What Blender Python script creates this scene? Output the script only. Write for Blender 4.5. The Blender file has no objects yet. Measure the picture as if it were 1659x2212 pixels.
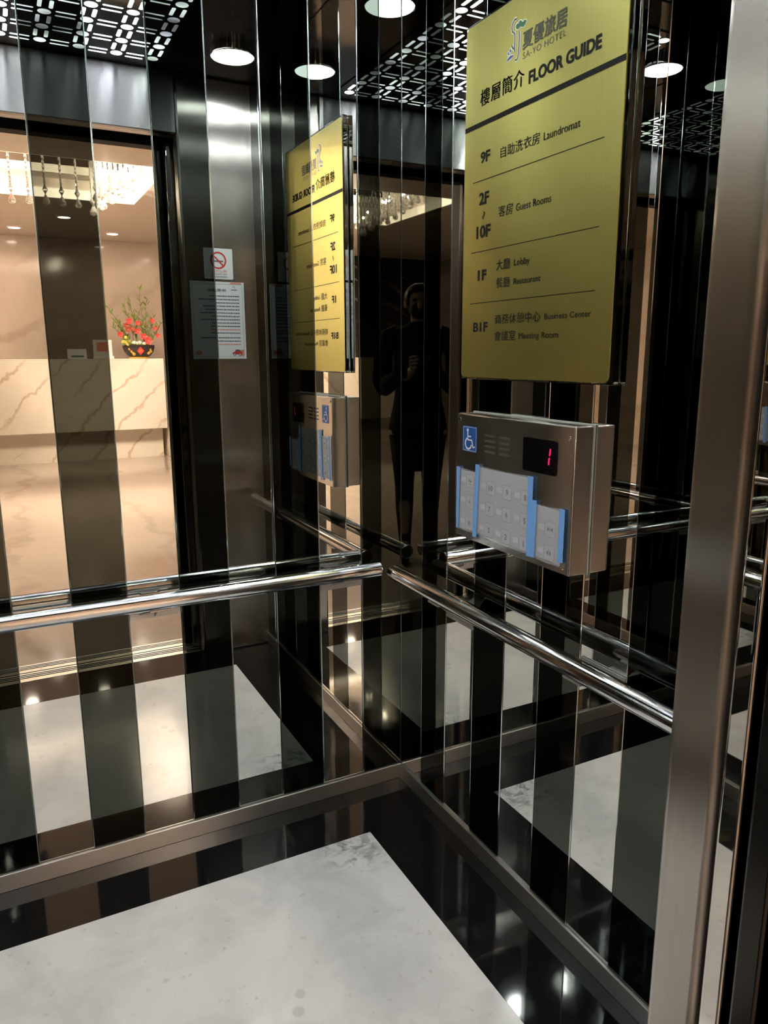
import bpy, bmesh, math, random
from mathutils import Vector, Matrix

random.seed(7)
SC = bpy.context.scene
COL = SC.collection
PI = math.pi

# ------------------------------------------------------------------ camera
F_PX, PITCH, YAW, ROLL = 1615.576, 0.207305, 0.476603, -0.003528
CAM = Vector((-1.0086, -1.8493, 1.28))
fw = Vector((math.sin(YAW) * math.cos(PITCH), math.cos(YAW) * math.cos(PITCH), -math.sin(PITCH)))
r0 = Vector((math.cos(YAW), -math.sin(YAW), 0.0))
u0 = r0.cross(fw)
rt = math.cos(ROLL) * r0 + math.sin(ROLL) * u0
up = -math.sin(ROLL) * r0 + math.cos(ROLL) * u0
cd = bpy.data.cameras.new('camera')
cd.sensor_fit = 'HORIZONTAL'
cd.sensor_width = 36.0
cd.lens = F_PX / 1659.0 * 36.0
cd.clip_start = 0.005
cam = bpy.data.objects.new('camera', cd)
COL.objects.link(cam)
cam.matrix_world = Matrix(((rt.x, up.x, -fw.x, CAM.x), (rt.y, up.y, -fw.y, CAM.y), (rt.z, up.z, -fw.z, CAM.z), (0, 0, 0, 1)))
SC.camera = cam

# ------------------------------------------------------------------ world, exposure, light levels
w = bpy.data.worlds.new('world')
SC.world = w
w.use_nodes = True
w.node_tree.nodes['Background'].inputs[0].default_value = (0.02, 0.02, 0.022, 1)
w.node_tree.nodes['Background'].inputs[1].default_value = 0.2
SC.view_settings.view_transform = 'Standard'
SC.view_settings.look = 'None'
SC.view_settings.gamma = 1.0
SC.view_settings.use_curve_mapping = False
SC.view_settings.exposure = 1.34
SC.cycles.max_bounces = 16
SC.cycles.glossy_bounces = 12
SC.cycles.diffuse_bounces = 4
SC.cycles.transmission_bounces = 12
SC.cycles.transparent_max_bounces = 12
SC.cycles.sample_clamp_indirect = 6.0

L_DISC = 22.0        # car disc lights
L_LATTICE = 6.5     # car lattice ceiling
L_DOWN = 34.0        # lobby downlights
L_COVE = 2.6        # lobby cove strips
L_BULB = 4100.0        # chandelier bulbs
COOL = (0.86, 0.96, 1.0)
WARM = (1.0, 0.84, 0.70)

# ------------------------------------------------------------------ plan of the lift car (metres)
ST = 0.12734         # width of one wall strip
W = 1.45             # car width (x from -W to 0)
D = 1.245            # car depth (y from -D to 0)
H = 2.32             # car ceiling
OPR, OPL = -0.295, -1.155   # door opening, right and left edge
HEAD = 2.105         # underside of the car header
LOBBY_H = 2.75
BACK_Y = -8.95


# ------------------------------------------------------------------ helpers
class MB:
    def __init__(self):
        self.bm = bmesh.new()

    def _mat(self, faces, mi):
        for f in faces:
            f.material_index = mi

    def box(self, lo, hi, bevel=0.0, seg=1, mi=0, mat=None):
        c = [(a + b) / 2 for a, b in zip(lo, hi)]
        s = [abs(b - a) for a, b in zip(lo, hi)]
        M = Matrix.Translation(c) @ Matrix.Diagonal((s[0], s[1], s[2], 1))
        r = bmesh.ops.create_cube(self.bm, size=1.0, matrix=M)
        vs = r['verts']
        if bevel > 0:
            es = list({e for v in vs for e in v.link_edges})
            rr = bmesh.ops.bevel(self.bm, geom=es, offset=bevel, segments=seg, affect='EDGES', profile=0.5)
            vs = list({v for f in rr['faces'] for v in f.verts} | {v for v in vs if v.is_valid})
            fs = {f for v in vs for f in v.link_faces}
        else:
            fs = {f for v in vs for f in v.link_faces}
        self._mat(fs, mi)
        if mat is not None:
            bmesh.ops.transform(self.bm, matrix=mat, verts=list({v for f in fs for v in f.verts}))
        return fs

    def ring(self, c, ax1, ax2, r1, r2, n):
        return [self.bm.verts.new(c + ax1 * (r1 * math.cos(2 * PI * i / n)) + ax2 * (r2 * math.sin(2 * PI * i / n))) for i in range(n)]

    def bridge(self, a, b, mi=0):
        n = len(a)
        for i in range(n):
            f = self.bm.faces.new((a[i], a[(i + 1) % n], b[(i + 1) % n], b[i]))
            f.material_index = mi

    def cap(self, a, mi=0, flip=False):
        f = self.bm.faces.new(list(reversed(a)) if flip else a)
        f.material_index = mi

    def tube(self, pts, rad, n=12, mi=0, caps=True, flat=1.0):
        pts = [Vector(p) for p in pts]
        if not isinstance(rad, (list, tuple)):
            rad = [rad] * len(pts)
        prev = None
        first = None
        ref = None
        for i, p in enumerate(pts):
            t = (pts[min(i + 1, len(pts) - 1)] - pts[max(i - 1, 0)]).normalized()
            if ref is None:
                ref = Vector((0, 0, 1)) if abs(t.z) < 0.9 else Vector((1, 0, 0))
            a1 = (ref - t * ref.dot(t)).normalized()
            a2 = t.cross(a1)
            ref = a1
            rg = self.ring(p, a1, a2, rad[i], rad[i] * flat, n)
            if prev:
                self.bridge(prev, rg, mi)
            else:
                first = rg
            prev = rg
        if caps:
            self.cap(first, mi, True)
            self.cap(prev, mi)

    def lathe(self, prof, c, n=24, sx=1.0, sy=1.0, mi=0, caps=True):
        prev = None
        c = Vector(c)
        for k, (r, z) in enumerate(prof):
            rg = [self.bm.verts.new((c.x + sx * r * math.cos(2 * PI * i / n), c.y + sy * r * math.sin(2 * PI * i / n), c.z + z)) for i in range(n)]
            if prev:
                self.bridge(prev, rg, mi)
            elif caps:
                self.cap(rg, mi, True)
            prev = rg
        if caps:
            self.cap(prev, mi)

    def sphere(self, c, r, sx=1, sy=1, sz=1, u=12, v=8, mi=0, rot=None):
        M = Matrix.Translation(c)
        if rot is not None:
            M = M @ rot
        M = M @ Matrix.Diagonal((sx * r, sy * r, sz * r, 1))
        rr = bmesh.ops.create_uvsphere(self.bm, u_segments=u, v_segments=v, radius=1.0, matrix=M)
        self._mat({f for vv in rr['verts'] for f in vv.link_faces}, mi)

    def poly(self, pts, mi=0):
        f = self.bm.faces.new([self.bm.verts.new(p) for p in pts])
        f.material_index = mi
        return f

    def prism(self, pts, d, mi=0):
        """extrude a closed outline by vector d"""
        d = Vector(d)
        a = [self.bm.verts.new(p) for p in pts]
        b = [self.bm.verts.new(Vector(p) + d) for p in pts]
        self.bridge(a, b, mi)
        self.cap(a, mi, True)
        self.cap(b, mi)

    def mesh(self, verts, faces, mi=0):
        vs = [self.bm.verts.new(v) for v in verts]
        for f in faces:
            try:
                ff = self.bm.faces.new([vs[i] for i in f])
                ff.material_index = mi
            except ValueError:
                pass

    def build(self, name, mats, parent=None, smooth=False, recalc=True, kind=None):
        if recalc:
            bmesh.ops.recalc_face_normals(self.bm, faces=self.bm.faces[:])
        me = bpy.data.meshes.new(name)
        self.bm.to_mesh(me)
        self.bm.free()
        if not isinstance(mats, (list, tuple)):
            mats = [mats]
        for m in mats:
            me.materials.append(m)
        if smooth:
            me.polygons.foreach_set('use_smooth', [True] * len(me.polygons))
            if smooth == 'auto':
                me.set_sharp_from_angle(angle=math.radians(35))
            big = max(p.area for p in me.polygons) * 0.02
            for p in me.polygons:
                if p.area > big and len(me.polygons) < 400:
                    p.use_smooth = False
        o = bpy.data.objects.new(name, me)
        COL.objects.link(o)
        if parent is not None:
            o.parent = parent
            o.matrix_parent_inverse = Matrix.Translation(-world_loc(parent))
        if kind:
            o['kind'] = kind
        return o


def world_loc(o):
    v = Vector(o.location)
    # parts are built in world coordinates, only thing roots carry a location
    return v


def thing(name, label, cat, loc, group=None, kind=None):
    o = bpy.data.objects.new(name, None)
    o.empty_display_size = 0.05
    COL.objects.link(o)
    o.location = loc
    tag(o, label, cat, group, kind)
    return o


def tag(o, label, cat, group=None, kind=None):
    o['label'] = label
    o['category'] = cat
    if group:
        o['group'] = group
    if kind:
        o['kind'] = kind
    return o


def part_label(o, label):
    o['label'] = label
    return o


def copy_tree(o, loc=None, parent=None):
    c = o.copy()
    COL.objects.link(c)
    if parent is not None:
        c.parent = parent
        c.matrix_parent_inverse = o.matrix_parent_inverse.copy()
    if loc is not None:
        c.location = loc
    for ch in [x for x in bpy.data.objects if x.parent == o]:
        copy_tree(ch, None, c)
    return c


def text_geo(body, bold=0.0, spacing=1.0):
    cu = bpy.data.curves.new('lettering_curve', 'FONT')
    cu.body = body
    cu.offset = bold
    cu.space_character = spacing
    cu.resolution_u = 3
    o = bpy.data.objects.new('lettering_curve', cu)
    COL.objects.link(o)
    bpy.context.view_layer.update()
    dg = bpy.context.evaluated_depsgraph_get()
    me = bpy.data.meshes.new_from_object(o.evaluated_get(dg))
    vs = [v.co.copy() for v in me.vertices]
    fs = [list(p.vertices) for p in me.polygons]
    bpy.data.objects.remove(o)
    bpy.data.curves.remove(cu)
    bpy.data.meshes.remove(me)
    return vs, fs


def text_fit(mb, body, fn, a0, a1, b0, b1, bold=0.0, mi=0, spacing=1.0):
    """fit text to the box a0..a1 (reading direction) x b0..b1 (bottom, top); fn(a, b) -> point"""
    vs, fs = text_geo(body, bold, spacing)
    if not vs:
        return
    x0 = min(v.x for v in vs); x1 = max(v.x for v in vs)
    y0 = min(v.y for v in vs); y1 = max(v.y for v in vs)
    out = [fn(a0 + (v.x - x0) / (x1 - x0) * (a1 - a0), b0 + (v.y - y0) / max(1e-6, y1 - y0) * (b1 - b0)) for v in vs]
    mb.mesh(out, fs, mi)


# ------------------------------------------------------------------ materials
def mat(name, color=(0.5, 0.5, 0.5), rough=0.5, metal=0.0, spec=0.5, emis=None, estr=0.0, trans=0.0, ior=1.45, aniso=0.0, rot=0.0, coat=0.0):
    m = bpy.data.materials.new(name)
    m.use_nodes = True
    b = m.node_tree.nodes['Principled BSDF']
    b.inputs['Base Color'].default_value = (*color, 1)
    b.inputs['Roughness'].default_value = rough
    b.inputs['Metallic'].default_value = metal
    b.inputs['Specular IOR Level'].default_value = spec
    b.inputs['IOR'].default_value = ior
    b.inputs['Transmission Weight'].default_value = trans
    b.inputs['Coat Weight'].default_value = coat
    if emis:
        b.inputs['Emission Color'].default_value = (*emis, 1)
        b.inputs['Emission Strength'].default_value = estr
    if aniso:
        b.inputs['Anisotropic'].default_value = aniso
        b.inputs['Anisotropic Rotation'].default_value = rot
        t = m.node_tree.nodes.new('ShaderNodeTangent')
        t.direction_type = 'RADIAL'
        t.axis = 'Z'
        m.node_tree.links.new(t.outputs[0], b.inputs['Tangent'])
    return m


def nodes(m):
    nt = m.node_tree
    return nt, nt.nodes, nt.links, nt.nodes['Principled BSDF']


def coords(m, scale=(1, 1, 1), loc=(0, 0, 0), rot=(0, 0, 0)):
    nt, N, L, b = nodes(m)
    g = N.new('ShaderNodeNewGeometry')
    mp = N.new('ShaderNodeMapping')
    mp.inputs['Scale'].default_value = scale
    mp.inputs['Location'].default_value = loc
    mp.inputs['Rotation'].default_value = rot
    L.new(g.outputs['Position'], mp.inputs['Vector'])
    return mp.outputs[0]


def ramp(m, fac, stops):
    nt, N, L, b = nodes(m)
    r = N.new('ShaderNodeValToRGB')
    while len(r.color_ramp.elements) < len(stops):
        r.color_ramp.elements.new(0.5)
    for e, (p, c) in zip(r.color_ramp.elements, stops):
        e.position = p
        e.color = (*c, 1) if len(c) == 3 else c
    L.new(fac, r.inputs[0])
    return r.outputs[0]


def noise(m, vec, scale, detail=4, rough=0.5, dist=0.0):
    nt, N, L, b = nodes(m)
    n = N.new('ShaderNodeTexNoise')
    n.inputs['Scale'].default_value = scale
    n.inputs['Detail'].default_value = detail
    n.inputs['Roughness'].default_value = rough
    n.inputs['Distortion'].default_value = dist
    L.new(vec, n.inputs['Vector'])
    return n.outputs['Fac']


def mix(m, fac, a, c, blend='MIX'):
    nt, N, L, b = nodes(m)
    x = N.new('ShaderNodeMix')
    x.data_type = 'RGBA'
    x.blend_type = blend
    for sock, v in ((x.inputs[0], fac), (x.inputs[6], a), (x.inputs[7], c)):
        if hasattr(v, 'is_output'):
            L.new(v, sock)
        elif isinstance(v, (int, float)):
            sock.default_value = v
        else:
            sock.default_value = (*v, 1)
    return x.outputs[2]


def setc(m, out, inp='Base Color'):
    m.node_tree.links.new(out, m.node_tree.nodes['Principled BSDF'].inputs[inp])


def bump(m, fac, strength=0.1, dist=0.001):
    nt, N, L, b = nodes(m)
    x = N.new('ShaderNodeBump')
    x.inputs['Strength'].default_value = strength
    x.inputs['Distance'].default_value = dist
    L.new(fac, x.inputs['Height'])
    L.new(x.outputs[0], b.inputs['Normal'])


M_MIRROR = mat('silver_mirror', (0.83, 0.83, 0.79), 0.0, 1.0)
M_BLACKGLASS = mat('black_mirror_glass', (0.072, 0.078, 0.068), 0.0, 1.0)
M_GLASSEDGE = mat('glass_edge', (0.75, 0.8, 0.78), 0.12, 1.0)
M_CHROME_X = mat('chrome_tube_along_x', (0.74, 0.73, 0.73), 0.08, 1.0, aniso=0.98, rot=0.25)
M_CHROME_Y = mat('chrome_tube_along_y', (0.74, 0.73, 0.73), 0.08, 1.0, aniso=0.98, rot=0.25)
for mm, ax in ((M_CHROME_X, 'X'), (M_CHROME_Y, 'Y')):
    [n for n in mm.node_tree.nodes if n.type == 'TANGENT'][0].axis = ax
M_STEEL_V = mat('brushed_steel_vertical_grain', (0.60, 0.57, 0.54), 0.27, 1.0, aniso=0.99, rot=0.0)
M_STEEL_H = mat('brushed_steel_horizontal_grain', (0.60, 0.57, 0.54), 0.21, 1.0, aniso=0.97, rot=0.25)
M_BASE = mat('satin_steel_baseboard', (0.56, 0.535, 0.51), 0.34, 1.0, aniso=0.8, rot=0.25)
M_HEADER = mat('brushed_steel_header', (0.40, 0.395, 0.40), 0.27, 1.0, aniso=0.97, rot=0.25)
M_SATIN = mat('satin_steel_plate', (0.56, 0.55, 0.54), 0.38, 0.85)
M_POLSTEEL = mat('polished_steel', (0.66, 0.62, 0.58), 0.015, 1.0)
M_DARKSTEEL = mat('dark_steel', (0.05, 0.045, 0.042), 0.22, 1.0)
M_BLACK = mat('black_gloss_panel', (0.012, 0.012, 0.014), 0.12, 0.0)
M_JAMB = mat('dark_landing_stone', (0.014, 0.012, 0.012), 0.5, 0.0, spec=0.08)
M_BLACKMATTE = mat('black_matte', (0.008, 0.008, 0.008), 0.7)
M_SILL = mat('aluminium_sill', (0.72, 0.68, 0.62), 0.28, 1.0)

for mm, sc in ((M_STEEL_V, (220, 220, 2)), (M_STEEL_H, (6, 6, 420))):
    v = coords(mm, sc)
    f = noise(mm, v, 1.0, 3, 0.6)
    setc(mm, ramp(mm, f, [(0.3, (0.53, 0.495, 0.46)), (0.7, (0.575, 0.54, 0.505))]))

# white marble with faint grey clouds, a vein near the corner and water drops dried on it
M_MARBLE = mat('white_marble', (0.78, 0.76, 0.72), 0.11, spec=0.6)
v = coords(M_MARBLE)
n1 = noise(M_MARBLE, v, 5.0, 6, 0.6, 0.6)
n2 = noise(M_MARBLE, v, 38.0, 3, 0.6, 0.15)
c1 = ramp(M_MARBLE, n1, [(0.3, (0.70, 0.695, 0.69)), (0.60, (0.88, 0.865, 0.85))])
c2 = ramp(M_MARBLE, n2, [(0.24, (0.52, 0.50, 0.47)), (0.37, (1, 1, 1))])
c = mix(M_MARBLE, 0.5, c1, c2, 'MULTIPLY')
nt, N, L, b = nodes(M_MARBLE)
v2 = coords(M_MARBLE, (1, 1, 1), (0.30, 0.29, 0), (0, 0, 0))


def blob(m, centre, r, soft):
    nt, N, L, b = nodes(m)
    g = N.new('ShaderNodeNewGeometry')
    d = N.new('ShaderNodeVectorMath')
    d.operation = 'DISTANCE'
    L.new(g.outputs['Position'], d.inputs[0])
    d.inputs[1].default_value = centre
    mr = N.new('ShaderNodeMapRange')
    mr.inputs['From Min'].default_value = r
    mr.inputs['From Max'].default_value = r + soft
    mr.inputs['To Min'].default_value = 1
    mr.inputs['To Max'].default_value = 0
    L.new(d.outputs['Value'], mr.inputs['Value'])
    return mr.outputs[0]


def mul(m, a, c):
    nt, N, L, b = nodes(m)
    x = N.new('ShaderNodeMath')
    x.operation = 'MULTIPLY'
    for s, q in ((x.inputs[0], a), (x.inputs[1], c)):
        if hasattr(q, 'is_output'):
            L.new(q, s)
        else:
            s.default_value = q
    return x.outputs[0]


vn = noise(M_MARBLE, coords(M_MARBLE, (16, 22, 1), (0, 0, 0), (0, 0, 0.5)), 1.5, 6, 0.65, 0.6)
vm = ramp(M_MARBLE, vn, [(0.46, (0, 0, 0)), (0.60, (1, 1, 1))])
vmask = mul(M_MARBLE, blob(M_MARBLE, (-0.27, -0.235, 0), 0.045, 0.09), vm)
c = mix(M_MARBLE, mul(M_MARBLE, vmask, 0.95), c, (0.30, 0.34, 0.31))
for cx, cy, r in ((-0.570, -0.618, 0.009), (-0.588, -0.656, 0.0105)):
    c = mix(M_MARBLE, mul(M_MARBLE, blob(M_MARBLE, (cx, cy, 0), r, 0.004), 0.30), c, (0.35, 0.34, 0.33))
setc(M_MARBLE, c)

M_GRANITE = mat('black_granite', (0.012, 0.012, 0.013), 0.055, spec=0.85)
v = coords(M_GRANITE)
f = noise(M_GRANITE, v, 420, 3, 0.8)
setc(M_GRANITE, ramp(M_GRANITE, f, [(0.60, (0.008, 0.0082, 0.009)), (0.74, (0.05, 0.05, 0.055)), (0.9, (0.16, 0.16, 0.16))]))

# counter marble: cream with diagonal brown veins
def veined(name, base, vein, scale, rough, ang, thin):
    m = mat(name, base, rough)
    v = coords(m, (1, 1, 1), (0, 0, 0), (0, ang, 0))
    nt, N, L, b = nodes(m)
    wv = N.new('ShaderNodeTexWave')
    wv.wave_type = 'BANDS'
    wv.bands_direction = 'Z'
    wv.inputs['Scale'].default_value = scale
    wv.inputs['Distortion'].default_value = 5.0
    wv.inputs['Detail'].default_value = 5
    wv.inputs['Detail Scale'].default_value = 1.2
    wv.inputs['Detail Roughness'].default_value = 0.65
    L.new(v, wv.inputs['Vector'])
    f = wv.outputs['Fac']
    k = ramp(m, f, [(0.0, vein), (thin, base)])
    n = noise(m, v, 3.0, 5, 0.6, 1.0)
    s = ramp(m, n, [(0.35, tuple(x * 0.86 for x in base)), (0.65, base)])
    pm = noise(m, coords(m), 1.4, 3)
    keep = ramp(m, pm, [(0.36, (0, 0, 0)), (0.50, (1, 1, 1))])
    setc(m, mix(m, keep, s, mix(m, 0.75, s, k)))
    return m


M_COUNTER = veined('cream_veined_marble', (0.76, 0.71, 0.62), (0.50, 0.37, 0.27), 0.95, 0.12, math.radians(48), 0.045)
M_LOBBYWALL = veined('beige_polished_marble', (0.46, 0.365, 0.30), (0.36, 0.27, 0.21), 0.35, 0.10, math.radians(20), 0.06)
M_LOBBYFLOOR = veined('beige_polished_floor_stone', (0.46, 0.385, 0.33), (0.35, 0.28, 0.23), 0.4, 0.10, math.radians(60), 0.04)
M_DARKMARBLE = veined('black_veined_marble', (0.014, 0.013, 0.013), (0.30, 0.27, 0.24), 1.3, 0.10, math.radians(30), 0.035)
M_LOBBYCEIL = mat('cream_ceiling_paint', (0.74, 0.66, 0.58), 0.6)
M_WHITEPAINT = mat('cream_lacquer', (0.80, 0.74, 0.66), 0.35)


def emit(name, col, strength, vary=None):
    m = mat(name, (0.8, 0.8, 0.8), 0.4, emis=col, estr=strength)
    if vary:
        nt, N, L, b = nodes(m)
        n = noise(m, coords(m), vary, 2, 0.5)
        r = ramp(m, n, [(0.36, (0.10, 0.12, 0.13)), (0.52, (0.55, 0.62, 0.66)), (0.66, (1.0, 1.0, 1.0))])
        x = N.new('ShaderNodeMath')
        x.operation = 'MULTIPLY'
        x.inputs[1].default_value = strength
        rgb = N.new('ShaderNodeRGBToBW')
        L.new(r, rgb.inputs[0])
        L.new(rgb.outputs[0], x.inputs[0])
        L.new(x.outputs[0], b.inputs['Emission Strength'])
        n2 = noise(m, coords(m), vary * 0.8, 1, 0.5)
        setc(m, ramp(m, n2, [(0.38, (0.80, 0.80, 1.0)), (0.50, COOL), (0.62, (0.85, 1.0, 0.98))]), 'Emission Color')
    return m


M_DISC = emit('disc_light_diffuser', COOL, L_DISC)
M_LATTICE = emit('lattice_diffuser', COOL, L_LATTICE, 5.0)
M_DOWN = emit('warm_downlight_lens', WARM, L_DOWN)
M_COVE = emit('warm_cove_strip', (1.0, 0.82, 0.56), L_COVE)
M_BULB = emit('chandelier_bulb', (1.0, 0.80, 0.62), L_BULB)
M_CRYSTAL = mat('clear_crystal', (1.0, 0.97, 0.92), 0.04, trans=0.86, ior=1.42)
M_ACRYLIC = mat('clear_acrylic', (0.96, 0.98, 0.96), 0.02, trans=1.0, ior=1.49)

M_GOLD = mat('brushed_gold_sheet', (0.66, 0.54, 0.075), 0.34, 1.0, aniso=0.5, rot=0.25)
v = coords(M_GOLD, (1, 900, 6))
f = noise(M_GOLD, v, 1.0, 2, 0.5)
setc(M_GOLD, ramp(M_GOLD, f, [(0.3, (0.585, 0.51, 0.15)), (0.7, (0.64, 0.56, 0.17))]))
M_INK = mat('black_sign_ink', (0.010, 0.010, 0.008), 0.6, spec=0.15)
M_INKGREY = mat('dark_grey_logo_ink', (0.075, 0.075, 0.05), 0.3)
M_LOGOWHITE = mat('white_logo_outline', (0.72, 0.72, 0.62), 0.4)
M_LOGOGREEN = mat('green_logo_leaf', (0.05, 0.14, 0.07), 0.4)
M_LOGOBLUE = mat('blue_logo_drop', (0.03, 0.07, 0.30), 0.4)
M_STICKERBLUE = mat('blue_sticker', (0.012, 0.085, 0.33), 0.35)
M_STICKERWHITE = mat('white_sticker', (0.75, 0.76, 0.74), 0.4)
M_DISPLAY = mat('display_window', (0.004, 0.003, 0.004), 0.06)
M_DIGIT = mat('red_segment', (0.3, 0.0, 0.05), 0.4, emis=(1.0, 0.004, 0.075), estr=1.1)
M_TAPE = mat('blue_masking_tape', (0.17, 0.40, 0.82), 0.55)
M_BUTTON = mat('button_steel', (0.40, 0.41, 0.43), 0.5, 0.0)
M_ADDED_BACKING = mat('pale_grey_added_backing', (0.36, 0.37, 0.39), 0.5)
M_BUTTONINK = mat('button_symbol_ink', (0.02, 0.02, 0.025), 0.5)
M_BRAILLE = mat('braille_plate', (0.55, 0.56, 0.58), 0.4, 0.3)
M_SLOT = mat('speaker_slot_dark', (0.09, 0.085, 0.08), 0.6, 0.5)
M_SEALANT = mat('clear_sealant', (0.42, 0.44, 0.40), 0.25, 0.2)

M_FILM = bpy.data.materials.new('hazy_plastic_film')
M_FILM.use_nodes = True
nt = M_FILM.node_tree
b = nt.nodes['Principled BSDF']
b.inputs['Base Color'].default_value = (0.80, 0.86, 0.98, 1)
b.inputs['Roughness'].default_value = 0.35
b.inputs['Alpha'].default_value = 0.26

M_PAPER = mat('white_paper', (0.72, 0.73, 0.72), 0.5)
M_PAPERGREY = mat('grey_print', (0.10, 0.11, 0.13), 0.6)
M_RED = mat('red_print', (0.55, 0.04, 0.03), 0.5)
M_PINKRED = mat('pale_red_print', (0.70, 0.25, 0.18), 0.5)

M_BOWL = mat('dark_glazed_bowl', (0.035, 0.028, 0.026), 0.22)
M_GOLDPAINT = mat('gold_paint', (0.75, 0.45, 0.08), 0.35, 0.6)
M_LEAF = mat('green_leaf', (0.16, 0.20, 0.035), 0.5)
M_LEAF2 = mat('yellow_edged_leaf', (0.55, 0.48, 0.06), 0.5)
M_FLOWER = mat('red_petal', (0.75, 0.05, 0.05), 0.5)
M_BERRY = mat('rust_red_berry', (0.36, 0.06, 0.03), 0.5)
M_STEM = mat('brown_stem', (0.14, 0.12, 0.04), 0.6)

M_CLOTH = mat('black_suit_cloth', (0.010, 0.010, 0.012), 0.85)
M_SKIN = mat('skin', (0.55, 0.36, 0.27), 0.5)
M_HAIR = mat('black_hair', (0.012, 0.010, 0.010), 0.45)
M_MASK = mat('dark_face_mask', (0.03, 0.03, 0.035), 0.8)
M_TIGHTS = mat('black_tights', (0.014, 0.013, 0.014), 0.6)
M_SHOE = mat('black_leather_shoe', (0.010, 0.010, 0.010), 0.3)
M_PHONE = mat('dark_phone_glass', (0.02, 0.02, 0.022), 0.1)


# ================================================================== THE LIFT CAR: setting
def S_(o):
    o['kind'] = 'structure'
    return o


def strip_wall(name, origin, along, inward, n, first_black, total):
    """backing wall with alternating silver mirror and black glass strips"""
    origin = Vector(origin); along = Vector(along); inward = Vector(inward)
    up_ = Vector((0, 0, 1))
    m = MB()
    a = origin - inward * 0.03
    pts = [origin - inward * 0.008, origin - inward * 0.008 + along * total, a + along * total - inward * 0.02, a - inward * 0.02]
    m.prism(pts, (0, 0, H + 0.03))
    wall = S_(m.build(name, M_BLACKMATTE))
    k = 0
    s0 = 0.0
    while s0 < total - 1e-4:
        s1 = min(s0 + ST, total)
        black = (k % 2 == 0) == first_black
        th = 0.0015 if black else 0.0
        m = MB()
        c = 0.0013
        z0, z1 = 0.047, H - 0.002
        e0, e1 = s0 + 0.0004, s1 - 0.0004
        f0 = origin + inward * th
        bk = origin - inward * 0.007
        def P(base, s, z):
            return base + along * s + up_ * z
        front = [P(f0, e0 + c, z0 + c), P(f0, e1 - c, z0 + c), P(f0, e1 - c, z1 - c), P(f0, e0 + c, z1 - c)]
        rim = [P(f0 - inward * c, e0, z0), P(f0 - inward * c, e1, z0), P(f0 - inward * c, e1, z1), P(f0 - inward * c, e0, z1)]
        back = [P(bk, e0, z0), P(bk, e1, z0), P(bk, e1, z1), P(bk, e0, z1)]
        vs = front + rim + back
        fs = [(0, 1, 2, 3)]
        m.mesh(vs, fs, 0)
        bmv = m.bm.verts
        bmv.ensure_lookup_table()
        for i in range(4):
            j = (i + 1) % 4
            for a_, b_ in ((0, 4), (4, 8)):
                f = m.bm.faces.new((bmv[a_ + i], bmv[a_ + j], bmv[b_ + j], bmv[b_ + i]))
                f.material_index = 1
        m.bm.faces.new((bmv[11], bmv[10], bmv[9], bmv[8])).material_index = 1
        o = m.build('black_glass_strip' if black else 'mirror_strip', [M_BLACKGLASS if black else M_MIRROR, M_GLASSEDGE], wall)
        o['label'] = 'black glass strip of the striped lift wall' if black else 'silver mirror strip of the striped lift wall'
        s0 = s1
        k += 1
    return wall


strip_wall('wall_rear', (0, 0, 0), (-1, 0, 0), (0, -1, 0), 12, True, W)
strip_wall('wall_right', (0, 0, 0), (0, -1, 0), (-1, 0, 0), 10, False, D)
strip_wall('wall_left', (-W, 0, 0), (0, -1, 0), (1, 0, 0), 10, False, D)


def base(name, lo, hi):
    m = MB()
    m.box(lo, hi, 0.001)
    return S_(m.build(name, M_BASE))


base('baseboard_rear', (-W, -0.008, 0.0), (0, 0.004, 0.046))
base('baseboard_right', (-0.008, -D, 0.0), (0.004, -0.0085, 0.046))
base('baseboard_left', (-W - 0.004, -D, 0.0), (-W + 0.008, -0.0085, 0.046))

# floor: black granite border slabs around a white marble field
IN = 0.207
m = MB()
x0, x1, y0, y1 = -W + IN, -IN, -D + 0.172, -IN
gap = 0.0006
zt, zb = 0.0, -0.03
m.box((x0 + gap, y0 + gap, zb), (x1 - gap, y1 - gap, zt), 0, mi=0)
m.box((-W, y1, zb), (-IN - 0 , 0, zt), 0, mi=1)
m.box((-IN + gap, y1 + gap, zb), (0, 0, zt), 0, mi=1)
m.box((x1, y0, zb), (0, y1 - gap, zt), 0, mi=1)
m.box((-W, y0, zb), (x0, y1 - gap, zt), 0, mi=1)
m.box((-W, -D - 0.05, zb), (0, y0 - gap, zt), 0, mi=1)
S_(m.build('floor', [M_MARBLE, M_GRANITE]))

# ceiling slab
m = MB()
m.box((-W - 0.05, -D - 0.07, H), (0.05, 0.05, H + 0.04))
S_(m.build('ceiling', M_BLACK))

# front return panels and header in brushed steel
fr = MB()
fr.box((OPR, -1.318, 0.0), (0.05, -D, H), 0.009, 3)
wf = S_(fr.build('wall_front_right', M_STEEL_V, smooth='auto'))
fr = MB()
fr.box((-W - 0.05, -1.318, 0.0), (OPL, -D, H), 0.009, 3)
S_(fr.build('wall_front_left', M_STEEL_V, smooth='auto'))
fr = MB()
fr.box((OPL, -1.318, HEAD), (OPR, -D, H), 0.003, 1)
S_(fr.build('wall_front_header', M_HEADER, smooth='auto'))

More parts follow.
